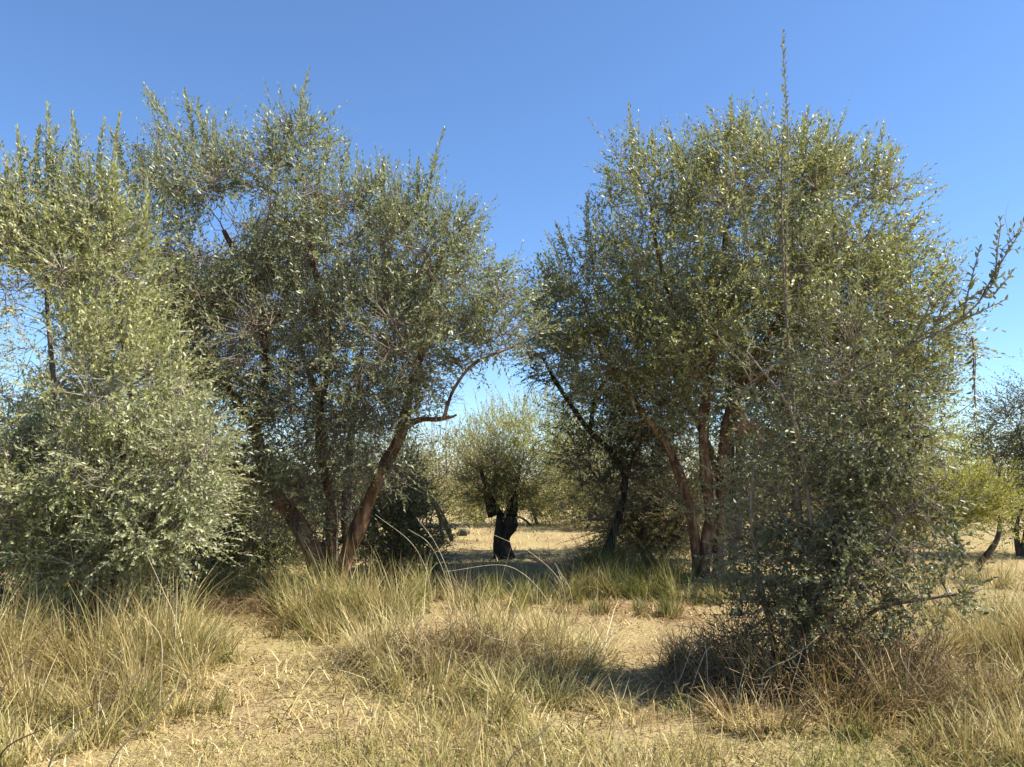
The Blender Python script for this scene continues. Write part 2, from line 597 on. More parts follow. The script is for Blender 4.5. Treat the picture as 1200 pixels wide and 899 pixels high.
# --- the wide olive with two leaning limbs
DA = 9.6
limbsA = [
    rooted(path((372, 668, DA, .12), (352, 615, DA, .10), (318, 570, DA - .1, .09), (300, 500, DA - .1, .07), (311, 430, DA, .055), (298, 340, DA + .1, .05), (262, 270, DA, .03))),
    rooted(path((398, 672, DA + .1, .11), (425, 605, DA, .09), (446, 550, DA - .1, .08), (468, 508, DA - .1, .065), (480, 450, DA, .055), (505, 380, DA + .2, .035), (500, 300, DA + .2, .02))),
    path((470, 503, DA - .1, .06), (492, 492, DA - .2, .042), (512, 491, DA - .26, .034), (535, 486, DA - .3, .012)),
    path((520, 490, DA - .28, .028), (532, 455, DA - .3, .022), (556, 425, DA - .4, .02), (605, 405, DA - .3, .01)),
    rooted(path((385, 665, DA + .25, .085), (388, 590, DA + .35, .065), (372, 500, DA + .4, .05), (385, 400, DA + .3, .05), (365, 290, DA + .2, .03), (355, 200, DA, .015))),
    path((302, 510, DA - .1, .06), (268, 455, DA - .5, .045), (225, 380, DA - .7, .03), (205, 300, DA - .6, .018)),
    path((322, 575, DA - .1, .05), (270, 545, DA - .5, .04), (225, 540, DA - .9, .025)),
]
lobesA = [
    lobe(310, 255, 105, 88, DA, 1.1), lobe(235, 285, 95, 110, DA - .2, 1.1), lobe(170, 300, 80, 110, DA, 1.0), lobe(405, 300, 100, 90, DA + .1, 1.1),
    lobe(480, 310, 75, 75, DA + .1, .95), lobe(530, 345, 70, 62, DA, .8), lobe(585, 375, 52, 45, DA - .1, .6), lobe(350, 170, 38, 40, DA, .4),
    lobe(230, 200, 65, 48, DA, .6), lobe(450, 240, 40, 35, DA, .45), lobe(530, 270, 40, 30, DA, .4),
    lobe(300, 400, 115, 90, DA - .2, 1.2, 1.2, .5), lobe(430, 410, 110, 70, DA - .2, 1.0, 1.2, .6), lobe(250, 490, 85, 75, DA - .4, .9, 1.3, .6), lobe(250, 270, 70, 50, DA - .3, .7, 1.0, .8), lobe(380, 460, 120, 50, DA - .3, .8, 1.0, .45), lobe(215, 390, 70, 80, DA - .5, .8, 1.0, .8),
    lobe(400, 530, 60, 65, DA + .5, .7, 1.0, .4), lobe(345, 520, 60, 70, DA - .2, .6, 1.0, .35), lobe(440, 470, 60, 35, DA - .3, .5, .9, .6), lobe(390, 560, 50, 45, DA - .2, .4, .7, .25), lobe(280, 560, 50, 40, DA - .5, .5, .8, .5), lobe(335, 595, 42, 42, DA - .35, .35, 1.2, .22), lobe(450, 530, 38, 48, DA - .3, .35, 1.3, .3), lobe(500, 470, 32, 24, DA - .3, .3, 1.0, .4),
    lobe(520, 400, 60, 40, DA - .2, .6, .8, .8)]
spA = [(P(a, b, DA - .1), P(c, d, DA - .15)) for a, b, c, d in
       [(215, 172, 168, 98), (226, 165, 217, 106), (245, 170, 232, 118), (322, 200, 310, 124), (352, 165, 362, 82), (345, 180, 340, 135), (400, 215, 408, 168),
        (450, 235, 449, 185), (492, 250, 490, 188), (497, 262, 521, 150), (540, 265, 558, 238), (560, 330, 600, 305), (150, 215, 128, 150), (380, 195, 385, 150)]]
plant('olive_tree', ground_at(372, DA), limbsA, lobesA, spA, M['olive'], M['bark_red'], M['twig_grey'],
      'wide grey-green olive tree with two leaning orange-brown trunks and bare inner twigs', 'tree', seed=21,
      n_attr=1100, n_shoot=13000, thin=.5, dead=.45, bare=.06, hue_amt=.5, inner=.3, L=.068, W=.025, spacing=.025, gap=-1.75,
      limb_names=['trunk', 'trunk', 'limb', 'limb', 'trunk', 'limb', 'limb'])

# --- the pale olive shrub in front of it
DB = 7.3
limbsB = [
    rooted(path((95, 700, DB, .05), (90, 610, DB, .04), (70, 500, DB, .03), (55, 380, DB, .02), (50, 270, DB, .01))),
    rooted(path((110, 700, DB + .1, .045), (130, 600, DB, .036), (150, 480, DB, .026), (140, 350, DB + .1, .018), (130, 250, DB, .008))),
    rooted(path((120, 705, DB - .1, .04), (165, 630, DB - .2, .03), (205, 560, DB - .3, .02), (235, 520, DB - .3, .01))),
    rooted(path((75, 705, DB, .045), (30, 620, DB - .1, .035), (-20, 480, DB - .1, .025), (-50, 350, DB, .012))),
]
lobesB = [
    lobe(40, 330, 75, 95, DB, .75), lobe(105, 350, 70, 110, DB + .1, .75), lobe(-50, 360, 90, 130, DB, .9), lobe(20, 440, 95, 95, DB, .9), lobe(130, 460, 95, 95, DB, .9),
    lobe(60, 550, 110, 80, DB - .1, .9), lobe(165, 565, 85, 75, DB - .1, .75), lobe(225, 540, 42, 60, DB - .2, .5), lobe(190, 625, 60, 38, DB - .3, .45), lobe(110, 640, 80, 35, DB - .2, .5), lobe(20, 640, 80, 40, DB - .1, .5), lobe(-60, 640, 80, 45, DB, .6), lobe(80, 670, 100, 30, DB, .5),
    lobe(-60, 520, 110, 110, DB, .9), lobe(60, 615, 90, 45, DB, .7), lobe(40, 250, 40, 50, DB, .35), lobe(110, 255, 30, 50, DB, .3), lobe(0, 270, 30, 60, DB, .35)]
spB = [(P(a, b, DB), P(c, d, DB - .05)) for a, b, c, d in
       [(28, 255, 20, 148), (48, 240, 46, 150), (54, 235, 56, 122), (62, 240, 66, 150), (88, 255, 84, 132), (126, 270, 123, 140), (134, 270, 141, 133), (8, 260, 8, 185), (105, 265, 103, 180),
        (-40, 260, -48, 160), (165, 300, 172, 205), (75, 255, 73, 175)]]
plant('olive_shrub', ground_at(95, DB), limbsB, lobesB, spB, M['olive_pale'], M['bark_grey'], M['twig_pale'],
      'pale silvery olive shrub with upright leafy tips, standing in tall grass', 'shrub', seed=31,
      n_attr=520, n_shoot=6900, step=.12, kill=.25, L=.058, W=.023, spacing=.021, hue_amt=.6, up=.5, inner=.25, dead=.3, thin=.6,
      limb_names=['stem'] * 4, sides=7, gap=-1.0)

# --- the round, yellower olive
DC = 11.2
limbsC = [
    rooted(path((826, 676, DC, .11), (829, 600, DC, .09), (826, 520, DC, .08), (828, 460, DC, .068), (840, 380, DC, .06), (850, 270, DC, .03))),
    rooted(path((842, 676, DC - .05, .10), (843, 600, DC + .05, .08), (852, 500, DC + .1, .07), (880, 430, DC + .1, .055), (930, 340, DC, .035), (960, 250, DC, .015))),
    rooted(path((818, 676, DC + .1, .09), (806, 600, DC, .07), (785, 530, DC - .1, .055), (742, 470, DC - .2, .04), (700, 400, DC - .2, .025), (680, 340, DC - .2, .012))),
    path((829, 455, DC, .06), (800, 390, DC - .1, .045), (770, 300, DC - .1, .03), (760, 230, DC, .012)),
    path((868, 450, DC + .1, .05), (940, 420, DC - .1, .04), (1020, 380, DC - .2, .025), (1080, 350, DC - .2, .012)),
]
lobesC = [
    lobe(880, 270, 125, 110, DC, 1.5), lobe(780, 300, 95, 105, DC, 1.3), lobe(985, 270, 85, 95, DC, 1.3), lobe(1015, 365, 100, 85, DC, 1.3), lobe(710, 345, 72, 80, DC, 1.0),
    lobe(900, 215, 95, 65, DC, .9), lobe(790, 220, 62, 55, DC, .7), lobe(1060, 390, 68, 80, DC - .1, 1.0), lobe(665, 370, 48, 60, DC, .8), lobe(640, 350, 35, 35, DC, .5),
    lobe(1010, 215, 40, 40, DC, .5), lobe(860, 385, 130, 65, DC, 1.6, 1.3), lobe(740, 415, 95, 55, DC, 1.1, 1.2), lobe(960, 430, 110, 65, DC + .1, 1.3, 1.3), lobe(830, 420, 80, 50, DC - .6, .7), lobe(950, 340, 110, 80, DC - .3, 1.3), lobe(1040, 460, 75, 45, DC, .9), lobe(900, 490, 60, 50, DC + .5, .6, .7, .7), lobe(755, 465, 85, 50, DC + .1, .9, 1.0, .85), lobe(885, 470, 85, 55, DC + .1, .9, 1.0, .85), lobe(965, 510, 90, 65, DC + .3, 1.0, 1.0, .8), lobe(795, 560, 40, 60, DC + .3, .5, .7, .35), lobe(875, 570, 45, 65, DC + .3, .5, .8, .45), lobe(835, 500, 60, 45, DC - .4, .5, .8, .5), lobe(835, 610, 50, 45, DC - .3, .4, .6, .25), lobe(770, 480, 40, 35, DC + .4, .5, .6, .6), lobe(1060, 330, 45, 60, DC, .7),
    lobe(1085, 420, 40, 45, DC, .6), lobe(735, 200, 25, 40, DC, .35), lobe(865, 175, 40, 45, DC, .4), lobe(950, 180, 40, 40, DC, .4)]
spC = [(P(a, b, DC - .1), P(c, d, DC - .15)) for a, b, c, d in
       [(748, 205, 737, 122), (770, 200, 764, 152), (805, 215, 778, 150), (828, 200, 815, 155), (862, 180, 857, 113), (884, 185, 890, 150), (872, 180, 876, 140), (936, 190, 948, 125), (955, 195, 972, 140),
        (985, 205, 1000, 158), (1022, 220, 1036, 143), (1045, 240, 1040, 190), (1055, 290, 1078, 248), (1085, 340, 1112, 300), (690, 280, 690, 225), (670, 310, 652, 262), (645, 335, 630, 300), (1095, 400, 1140, 370), (720, 240, 712, 195)]]
plant('olive_tree', ground_at(828, DC), limbsC, lobesC, spC, M['olive_yellow'], M['bark_red'], M['twig_grey'],
      'dense rounded yellow-green olive tree on a cluster of upright rusty trunks', 'tree', seed=41,
      n_attr=1100, n_shoot=12500, shoot_len=(.24, .5), L=.078, W=.031, spacing=.029, thin=.6, dead=.25, bare=.03, hue_amt=.6, up=.6, inner=.25, gap=-1.8,
      limb_names=['trunk', 'trunk', 'trunk', 'limb', 'limb'])

# --- the slim crooked dark tree
DE = 12.4
limbsE = [rooted(path((712, 655, DE, .085), (727, 600, DE, .062), (732, 560, DE, .055), (717, 530, DE, .046), (688, 502, DE, .04), (655, 455, DE - .1, .035), (632, 415, DE - .1, .02))),
          path((692, 502, DE, .04), (700, 460, DE + .1, .032), (735, 420, DE + .2, .02)),
          path((729, 575, DE, .04), (745, 530, DE + .1, .03), (770, 480, DE + .1, .02))]
lobesE = [lobe(650, 415, 40, 40, DE - .1, .6), lobe(710, 445, 55, 40, DE, .8), lobe(690, 480, 50, 35, DE, .6, .7, .6), lobe(760, 480, 50, 45, DE + .1, .7), lobe(735, 560, 40, 40, DE + .1, .5, .5, .5),
          lobe(690, 585, 30, 30, DE, .4, .4, .5), lobe(700, 535, 48, 36, DE + .2, .6, .8, .7), lobe(750, 530, 40, 40, DE + .2, .6, .8, .7)]
plant('olive_tree', ground_at(716, DE), limbsE, lobesE, [], M['olive_dark'], M['bark_black'], M['twig_grey'],
      'slim crooked dark tree with a forked black trunk under the rounded olive', 'tree', seed=51,
      n_attr=280, n_shoot=2700, dead=.5, hue_amt=.2, gap=-.9, L=.065, W=.025, spacing=.025, limb_names=['trunk', 'limb', 'limb'])

# --- the front shrub on the right: sparse, dark-leaved, with one tall wand
DD = 5.9
base_d = ground_at(925, DD)
limbsD = [
    rooted(path((925, 785, DD, .03), (935, 690, DD, .024), (930, 560, DD, .018), (925, 400, DD, .012), (919, 250, DD, .008), (918, 160, DD, .004))),
    rooted(path((935, 785, DD, .024), (960, 680, DD - .1, .02), (985, 560, DD - .1, .014), (1000, 440, DD, .009), (1010, 340, DD, .005))),
    rooted(path((915, 790, DD, .022), (893, 690, DD - .1, .018), (880, 600, DD - .1, .013), (890, 500, DD - .1, .008))),
    rooted(path((945, 790, DD, .022), (1000, 690, DD - .2, .018), (1060, 610, DD - .3, .013), (1110, 560, DD - .3, .007))),
    rooted(path((930, 780, DD - .1, .02), (950, 640, DD - .2, .016), (930, 500, DD - .3, .012), (875, 412, DD - .35, .007))),
    path((940, 520, DD - .1, .014), (985, 450, DD - .2, .011), (1060, 410, DD - .35, .009), (1130, 372, DD - .45, .007), (1170, 320, DD - .5, .005)),
    rooted(path((950, 785, DD, .02), (1020, 720, DD - .2, .016), (1090, 700, DD - .4, .012), (1150, 690, DD - .5, .006))),
    path((1100, 388, DD - .4, .006), (1138, 400, DD - .42, .004), (1142, 470, DD - .42, .002)),
]
lobesD = [
    lobe(950, 600, 95, 90, DD, .6), lobe(1000, 520, 85, 90, DD - .05, .55), lobe(925, 670, 90, 60, DD - .1, .5), lobe(1030, 620, 70, 70, DD - .2, .5), lobe(1000, 400, 75, 80, DD - .1, .45, .55),
    lobe(940, 330, 40, 90, DD, .3, .55), lobe(1060, 500, 55, 80, DD - .2, .4, .6), lobe(1080, 700, 60, 35, DD - .35, .35, .5), lobe(1120, 368, 45, 22, DD - .43, .2, 3.5), lobe(1160, 330, 26, 26, DD - .47, .16, 4.5), lobe(1185, 290, 14, 22, DD - .5, .1, 4.0), lobe(1140, 440, 10, 45, DD - .42, .08, 2.0), lobe(900, 470, 35, 80, DD - .2, .3, .4),
    lobe(1100, 590, 35, 35, DD - .3, .25, .6), lobe(900, 710, 80, 45, DD - .1, .4, .4), lobe(990, 715, 80, 45, DD - .2, .4, .4), lobe(930, 210, 22, 60, DD, .15, .5)]
spD = [(P(924, 420, DD), P(918, 38, DD), 1), (P(1040, 420, DD - .32), P(1175, 322, DD - .5), 1), (P(1090, 395, DD - .4), P(1120, 325, DD - .4), 1), (P(1110, 385, DD - .42), P(1180, 350, DD - .42), 1), (P(1060, 412, DD - .35), P(1095, 350, DD - .35), 1), (P(1165, 330, DD - .48), P(1172, 255, DD - .48), 1), (P(1150, 350, DD - .45), P(1200, 258, DD - .5), 1), (P(1130, 365, DD - .45), P(1148, 290, DD - .45), 1), (P(1140, 395, DD - .42), P(1143, 500, DD - .42), 1),
       (P(1000, 380, DD), P(1008, 262, DD), 1), (P(890, 330, DD), P(860, 160, DD), 1), (P(960, 420, DD - .1), P(985, 300, DD - .1), 1), (P(1160, 350, DD - .45), P(1188, 315, DD - .4), 1)]
plant('front_shrub', base_d, limbsD, lobesD, spD, M['front_leaf'], M['twig_grey'], M['twig_grey'],
      'sparse dark-leaved shrub with thin pale stems and one tall leafy wand against the sky', 'shrub', seed=61,
      n_attr=460, n_shoot=2350, step=.1, kill=.2, L=.046, W=.021, spacing=.021, shoot_len=(.14, .34), fine=True, dead=.35, sp_size=1.35, hue_amt=.2, up=.3, inner=.25, gap=-.7, gap_f=3.0, tip_r=.0022,
      limb_names=['stem'] * 8, sides=6, sp_spacing=.017, sp_spread=(.7, 1.25))


# a withered sprig hanging in the front shrub
fs = bpy.data.objects['front_shrub']
wb = P(880, 500, DD - .2) + rng.normal(0, .05, (14, 3))
wt = wb + unit(rng.normal(0, 1, (14, 3)) + np.array([0, 0, -.6])) * .12
V, F, at_ = merge([shoots(wb, (wb + wt) / 2, wt, .012, .05, .02)])
tag(mesh_obj('withered_leaves', V - np.array(fs.location), F, M['dead_leaf'], fs, dict(tint=at_[0], hue=at_[1])), 'rusty withered leaves on one twig', kind='stuff')

# ------------------------------------------------------------------ background trees and bushes
def bush(name, px, D, lobes, leaf, bark, label, cat, seed, n_shoot=900, L=.10, W=.03, trunk=.06, stems=3, group=None, **kw):
    b = ground_at(px, D)
    r = np.random.default_rng(seed)
    lim = []
    top = max(lobes, key=lambda l: l['c'][2])
    for q in range(stems):
        l = lobes[(q * 2 + 1) % len(lobes)]
        p0 = b + np.array([r.uniform(-.12, .12) * stems / 2, r.uniform(-.1, .1), -.08])
        p3 = l['c'] + r.normal(0, .1, 3)
        p1 = p0 * .6 + p3 * .4 + r.normal(0, .12, 3); p1[2] = p0[2] * .5 + p3[2] * .5
        lim.append(np.array([[*p0, trunk], [*p1, trunk * .65], [*p3, trunk * .3]]))
    a = dict(n_attr=160, n_shoot=n_shoot, step=.25, kill=.5, L=L, W=W, spacing=.04, shoot_len=(.35, .75), dead=0, thin=.4, sides=6,
             limb_names=['stem'] * stems, tip_r=.006, inner=.25, gap=-1.1, gap_f=1.6)
    a.update(kw)
    return plant(name, b, lim, lobes, [], leaf, bark, M['twig_grey'], label, cat, group, seed=seed, **a)


bush('willow_tree', 625, 25, [lobe(630, 510, 62, 46, 25, 1.5), lobe(585, 525, 50, 42, 25, 1.3), lobe(665, 530, 45, 45, 25, 1.3), lobe(620, 572, 95, 38, 25, 1.5), lobe(545, 578, 50, 34, 25, 1.3), lobe(590, 598, 60, 20, 25, 1.2, 1.5), lobe(665, 598, 55, 20, 25, 1.2, 1.5)],
     M['willow'], M['bark_grey'], 'bright yellow-green bushy tree beyond the sunlit clearing', 'tree', 101, n_shoot=2500, W=.036, up=.7, sag=.0)
bush('grey_bush', 525, 19, [lobe(525, 548, 48, 40, 19, 1.0), lobe(490, 565, 40, 35, 19, .9), lobe(555, 580, 34, 30, 19, .8), lobe(505, 595, 50, 24, 19, .9)],
     M['grey_shrub'], M['bark_grey'], 'grey-green rounded bush at the left rim of the sunlit clearing', 'bush', 102, n_shoot=1100, L=.085, W=.026)
bush('olive_bush', 690, 23, [lobe(690, 545, 48, 45, 23, 1.2), lobe(725, 560, 45, 45, 23, 1.1), lobe(690, 590, 45, 26, 23, 1.0), lobe(740, 594, 45, 26, 23, 1.0)],
     M['grey_shrub'], M['bark_grey'], 'brownish olive bush at the right rim of the clearing behind the crooked tree', 'bush', 103, n_shoot=1200)
# pollard with a black stump
DF = 14.2
plant('pollard_tree', ground_at(591, DF), [rooted(path((592, 655, DF, .19), (588, 632, DF, .15), (593, 614, DF, .22), (590, 602, DF, .14))),
      path((580, 604, DF, .12), (570, 575, DF, .06), (560, 540, DF, .03)), path((598, 604, DF, .12), (606, 575, DF, .06), (610, 545, DF, .03))],
      [lobe(592, 582, 34, 20, DF, .5), lobe(568, 566, 34, 26, DF, .5), lobe(608, 562, 28, 26, DF, .5), lobe(578, 543, 32, 22, DF, .5)], [],
      M['grey_shrub'], M['bark_black'], M['twig_grey'], 'low pollard with a thick black stump and a pale tufted crown in the clearing', 'tree', seed=104,
      n_attr=140, n_shoot=1100, L=.075, W=.022, spacing=.026, up=.9, limb_names=['trunk', 'limb', 'limb'], gap=-1.2)
bush('olive_bush', 772, 16.5, [lobe(765, 575, 45, 45, 16.5, .9), lobe(800, 560, 45, 55, 16.5, .9), lobe(755, 612, 40, 32, 16.5, .8), lobe(805, 610, 45, 36, 16.5, .8)],
     M['grey_shrub'], M['bark_grey'], 'dull brown-green bush behind the crooked tree and the rusty trunks', 'bush', 105, n_shoot=1100, L=.08, W=.024)
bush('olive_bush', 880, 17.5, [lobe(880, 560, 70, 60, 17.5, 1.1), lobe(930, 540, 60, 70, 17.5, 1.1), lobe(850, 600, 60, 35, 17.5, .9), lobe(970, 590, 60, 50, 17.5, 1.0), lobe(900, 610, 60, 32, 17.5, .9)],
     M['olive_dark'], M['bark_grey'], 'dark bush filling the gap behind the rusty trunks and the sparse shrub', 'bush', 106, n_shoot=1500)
bush('willow_tree', 1075, 19, [lobe(1075, 510, 60, 42, 19, 1.2), lobe(1040, 545, 60, 48, 19, 1.2), lobe(1100, 545, 50, 48, 19, 1.1), lobe(1070, 590, 80, 34, 19, 1.1)],
     M['willow'], M['bark_grey'], 'pale yellow-green bush behind the sparse shrub, left of the dark evergreen', 'bush', 107, n_shoot=1600, up=.7)
bush('broom_bush', 1128, 13.5, [lobe(1125, 585, 42, 32, 13.5, .6), lobe(1150, 592, 32, 28, 13.5, .5), lobe(1100, 600, 32, 22, 13.5, .5)],
     M['willow'], M['bark_grey'], 'low yellow-green broom bush on the straw slope by the dark evergreen', 'bush', 108, n_shoot=1000, L=.07, W=.014, spacing=.022, up=1.1)
bush('dark_evergreen', 1195, 15.5, [lobe(1190, 500, 42, 45, 15.5, .9), lobe(1225, 490, 55, 55, 15.5, 1.0), lobe(1182, 550, 38, 42, 15.5, .8), lobe(1215, 580, 55, 55, 15.5, 1.0), lobe(1260, 520, 60, 70, 15.5, 1.1)],
     M['olive_dark'], M['bark_grey'], 'dark evergreen bush rising over the straw slope', 'bush', 109, n_shoot=2000, L=.075, W=.026)
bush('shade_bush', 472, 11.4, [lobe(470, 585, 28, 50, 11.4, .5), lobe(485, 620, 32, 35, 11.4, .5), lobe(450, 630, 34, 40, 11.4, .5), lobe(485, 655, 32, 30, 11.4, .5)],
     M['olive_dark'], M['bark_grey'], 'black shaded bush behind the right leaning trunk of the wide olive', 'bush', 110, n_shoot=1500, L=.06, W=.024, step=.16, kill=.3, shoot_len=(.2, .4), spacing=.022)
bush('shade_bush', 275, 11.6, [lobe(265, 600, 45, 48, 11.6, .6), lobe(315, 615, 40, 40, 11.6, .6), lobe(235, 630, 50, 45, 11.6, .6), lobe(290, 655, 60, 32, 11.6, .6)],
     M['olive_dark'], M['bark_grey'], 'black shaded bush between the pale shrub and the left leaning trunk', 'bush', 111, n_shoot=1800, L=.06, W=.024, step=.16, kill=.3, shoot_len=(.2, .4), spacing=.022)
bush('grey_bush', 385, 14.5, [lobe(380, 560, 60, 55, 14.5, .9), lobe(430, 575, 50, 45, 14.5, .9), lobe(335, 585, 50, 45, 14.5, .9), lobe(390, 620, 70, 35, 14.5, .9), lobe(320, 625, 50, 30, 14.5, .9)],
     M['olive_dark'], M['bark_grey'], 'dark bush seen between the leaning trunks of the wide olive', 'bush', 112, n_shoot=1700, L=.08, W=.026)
bush('brown_bush', 765, 13.6, [lobe(760, 600, 38, 38, 13.6, .6), lobe(795, 605, 36, 40, 13.6, .6), lobe(735, 625, 34, 26, 13.6, .5)],
     M['grey_shrub'], M['bark_grey'], 'brownish half-dry bush just behind the rusty trunks beside the crooked tree', 'bush', 121, n_shoot=1000, L=.065, W=.02, bare=.45, dead=.8, thin=1.0, spacing=.026)
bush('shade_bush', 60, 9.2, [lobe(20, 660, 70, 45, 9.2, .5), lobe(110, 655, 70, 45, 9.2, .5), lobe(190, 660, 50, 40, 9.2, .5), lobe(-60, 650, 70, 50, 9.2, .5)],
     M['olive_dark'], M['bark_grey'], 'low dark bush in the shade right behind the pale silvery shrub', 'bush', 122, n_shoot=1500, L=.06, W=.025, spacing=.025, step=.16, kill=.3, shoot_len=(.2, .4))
bush('broom_bush', 1045, 14.5, [lobe(1040, 600, 45, 35, 14.5, .7), lobe(1000, 610, 45, 35, 14.5, .7)],
     M['grey_shrub'], M['bark_grey'], 'olive-brown bush seen through the lower twigs of the sparse shrub', 'bush', 123, n_shoot=800, L=.07, W=.02, spacing=.026)
bush('olive_tree', 860, 14.6, [lobe(860, 330, 120, 90, 14.6, 1.7), lobe(760, 380, 80, 75, 14.6, 1.5), lobe(960, 370, 100, 90, 14.6, 1.6), lobe(860, 430, 130, 60, 14.6, 1.7), lobe(940, 480, 100, 50, 14.6, 1.4)],  # added tree: casts shade and darkens the backdrop behind the rusty trunks
     M['olive_dark'], M['bark_grey'], 'dark olive tree added close behind the rounded yellow-green one to cast shade', 'tree', 124, n_shoot=2300, L=.11, W=.042, spacing=.045, trunk=.12, thin=.5)
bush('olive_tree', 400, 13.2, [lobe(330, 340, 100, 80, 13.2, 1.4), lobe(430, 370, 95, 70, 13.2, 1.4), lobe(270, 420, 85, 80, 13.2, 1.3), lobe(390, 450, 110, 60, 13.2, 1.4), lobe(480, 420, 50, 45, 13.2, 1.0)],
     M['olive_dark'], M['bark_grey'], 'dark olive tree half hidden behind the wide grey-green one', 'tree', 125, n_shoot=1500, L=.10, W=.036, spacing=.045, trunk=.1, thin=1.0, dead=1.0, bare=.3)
back = bush('olive_tree', 90, 15, [lobe(60, 400, 110, 110, 15, 1.8), lobe(150, 430, 90, 90, 15, 1.6), lobe(-40, 430, 110, 120, 15, 1.8), lobe(90, 520, 140, 80, 15, 1.8), lobe(80, 610, 150, 45, 15, 1.5), lobe(210, 520, 70, 70, 15, 1.3)],
            M['olive'], M['bark_grey'], 'grey-green olive tree hidden behind the pale silvery shrub', 'tree', 113, n_shoot=1800, L=.09, W=.03, trunk=.1)
# far trees: copies of one small tree
far0 = bush('far_tree', 600, 42, [lobe(600, 520, 60, 42, 42, 2.6), lobe(560, 540, 50, 38, 42, 2.4), lobe(645, 540, 50, 38, 42, 2.4), lobe(600, 568, 90, 24, 42, 2.6), lobe(560, 580, 60, 16, 42, 2.2), lobe(640, 580, 60, 16, 42, 2.2)],
            M['grey_shrub'], M['bark_grey'], 'small olive tree in the far row behind the grove', 'tree', 114, n_shoot=1000, L=.17, W=.055, spacing=.07,
            shoot_len=(.6, 1.2), step=.5, kill=1.0, tip_r=.01, trunk=.13, group='far trees behind the grove')
r_ = np.random.default_rng(5)


def copy_tree(o, parent=None):
    c = o.copy()
    COL.objects.link(c)
    c.parent = parent
    for ch in [q for q in o.children]:
        copy_tree(ch, c)
    return c


for (px, D, s) in [(500, 40, .8), (430, 46, 1.1), (330, 42, 1.0), (230, 44, 1.0), (120, 42, 1.1), (0, 44, 1.0), (-130, 42, 1.1), (690, 45, .95), (760, 40, .9), (850, 44, 1.0), (950, 42, .95), (1040, 45, 1.0), (1130, 41, .85), (1220, 44, 1.05), (1330, 42, 1.1)]:
    c = copy_tree(far0)
    c.location = [float(v) for v in ground_at(px, D)]
    c.rotation_euler.z = r_.uniform(0, 6.28)
    c.scale = (s * r_.uniform(.9, 1.2),) * 2 + (s * r_.uniform(.85, 1.1),)

# ------------------------------------------------------------------ grass
gn1, gn2 = Noise(71, .9, 2), Noise(72, 3.0, 2)


def blades(xy, h, w, lean, curve, az, hue, tint, rows=(0, .5, 1.0), z0=None):
    n = len(xy)
    base = np.column_stack([xy, hgt(xy[:, 0], xy[:, 1]) - .01 if z0 is None else z0])
    dirv = np.column_stack([np.cos(az), np.sin(az), np.zeros(n)])
    tw = az + 1.57 + rng.normal(0, .7, n)
    side = np.column_stack([np.cos(tw), np.sin(tw), np.zeros(n)])
    lean, curve, h, w = (np.broadcast_to(np.asarray(a, float), (n,)) for a in (lean, curve, h, w))
    VV = []
    for t in rows:
        ang = lean + curve * t * .6                       # the blade bows over as it rises
        p = base + (dirv * np.sin(ang)[:, None] + np.array([0, 0, 1.0]) * np.cos(ang)[:, None]) * (h * t)[:, None]
        p[:, 2] = np.maximum(p[:, 2], base[:, 2] + .004)
        ww = (w * (1 - t) ** .7 * .5)[:, None]
        VV += [p] if t == 1.0 else [p - side * ww, p + side * ww]
    k = len(VV)
    V = np.stack(VV, 1).reshape(-1, 3)
    idx = np.arange(n * k).reshape(n, k)
    qs = [idx[:, [2 * a, 2 * a + 1, 2 * a + 3, 2 * a + 2]] for a in range(len(rows) - 2)]
    return V, qs + [idx[:, [k - 3, k - 2, k - 1]]], np.repeat(tint, k), np.repeat(hue, k)


def patchy(xy):
    return 0.5 + 0.35 * gn1(xy) + .25 * gn2(xy)


# short dry mat, thinning with distance
N = 118000
y = np.exp(rng.uniform(math.log(2.4), math.log(13.0), N))
x = rng.uniform(-1, 1, N) * (y * .80 + .8)
xy = np.column_stack([x, y])
ok = gn2(xy * 1.7) > -1.5
xy = xy[ok]; n = len(xy)
gr = np.clip(patchy(xy) * .6 - .12 + .35 * np.exp(-((xy[:, 1] - 3.2) / 1.2) ** 2) + rng.normal(0, .2, n), 0, 1)
sc = 1 + .06 * (xy[:, 1] - 3)
m = mesh_obj('dry_grass', *(lambda V, F, t, hu: (V, F, M['grass'], None, dict(tint=t, hue=hu)))(*blades(
    xy, rng.gamma(3, .023, n) * (1 + .5 * np.clip(gn1(xy * 1.3), -.8, 1.5)) * sc + .02, rng.uniform(.004, .012, n) * sc, rng.uniform(.3, 1.5, n), rng.uniform(.2, 1.2, n), rng.uniform(0, 6.28, n), gr, rng.random(n))))
tag(m, 'short matted straw and yellow-green grass over the clearing', 'grass', kind='stuff')
# upright green blades near the front
N = 26000
y = np.exp(rng.uniform(math.log(2.5), math.log(6.5), N)); x = rng.uniform(-1, 1, N) * (y * .8 + .6)
xy = np.column_stack([x, y])
px_ = 600 + FPX * xy[:, 0] / xy[:, 1]
keep = ~((px_ > 235) & (px_ < 450) & (xy[:, 1] > 4.9)) & ((gn2(xy * .8) + .6 * gn1(xy * 1.4) + 1.3 * np.exp(-((xy[:, 1] - 3.0) / .9) ** 2) + rng.normal(0, .3, N)) > .55)
xy = xy[keep]; n = len(xy)
m = mesh_obj('green_grass', *(lambda V, F, t, hu: (V, F, M['grass'], None, dict(tint=t, hue=hu)))(*blades(
    xy, rng.uniform(.08, .24, n), rng.uniform(.004, .007, n), rng.uniform(.0, .5, n), rng.uniform(.2, 1.3, n), rng.uniform(0, 6.28, n), np.clip(rng.normal(.75, .3, n), 0, 1), rng.random(n), rows=(0, .4, .75, 1.0))))
tag(m, 'loose upright green grass blades scattered through the straw', 'grass', kind='stuff')
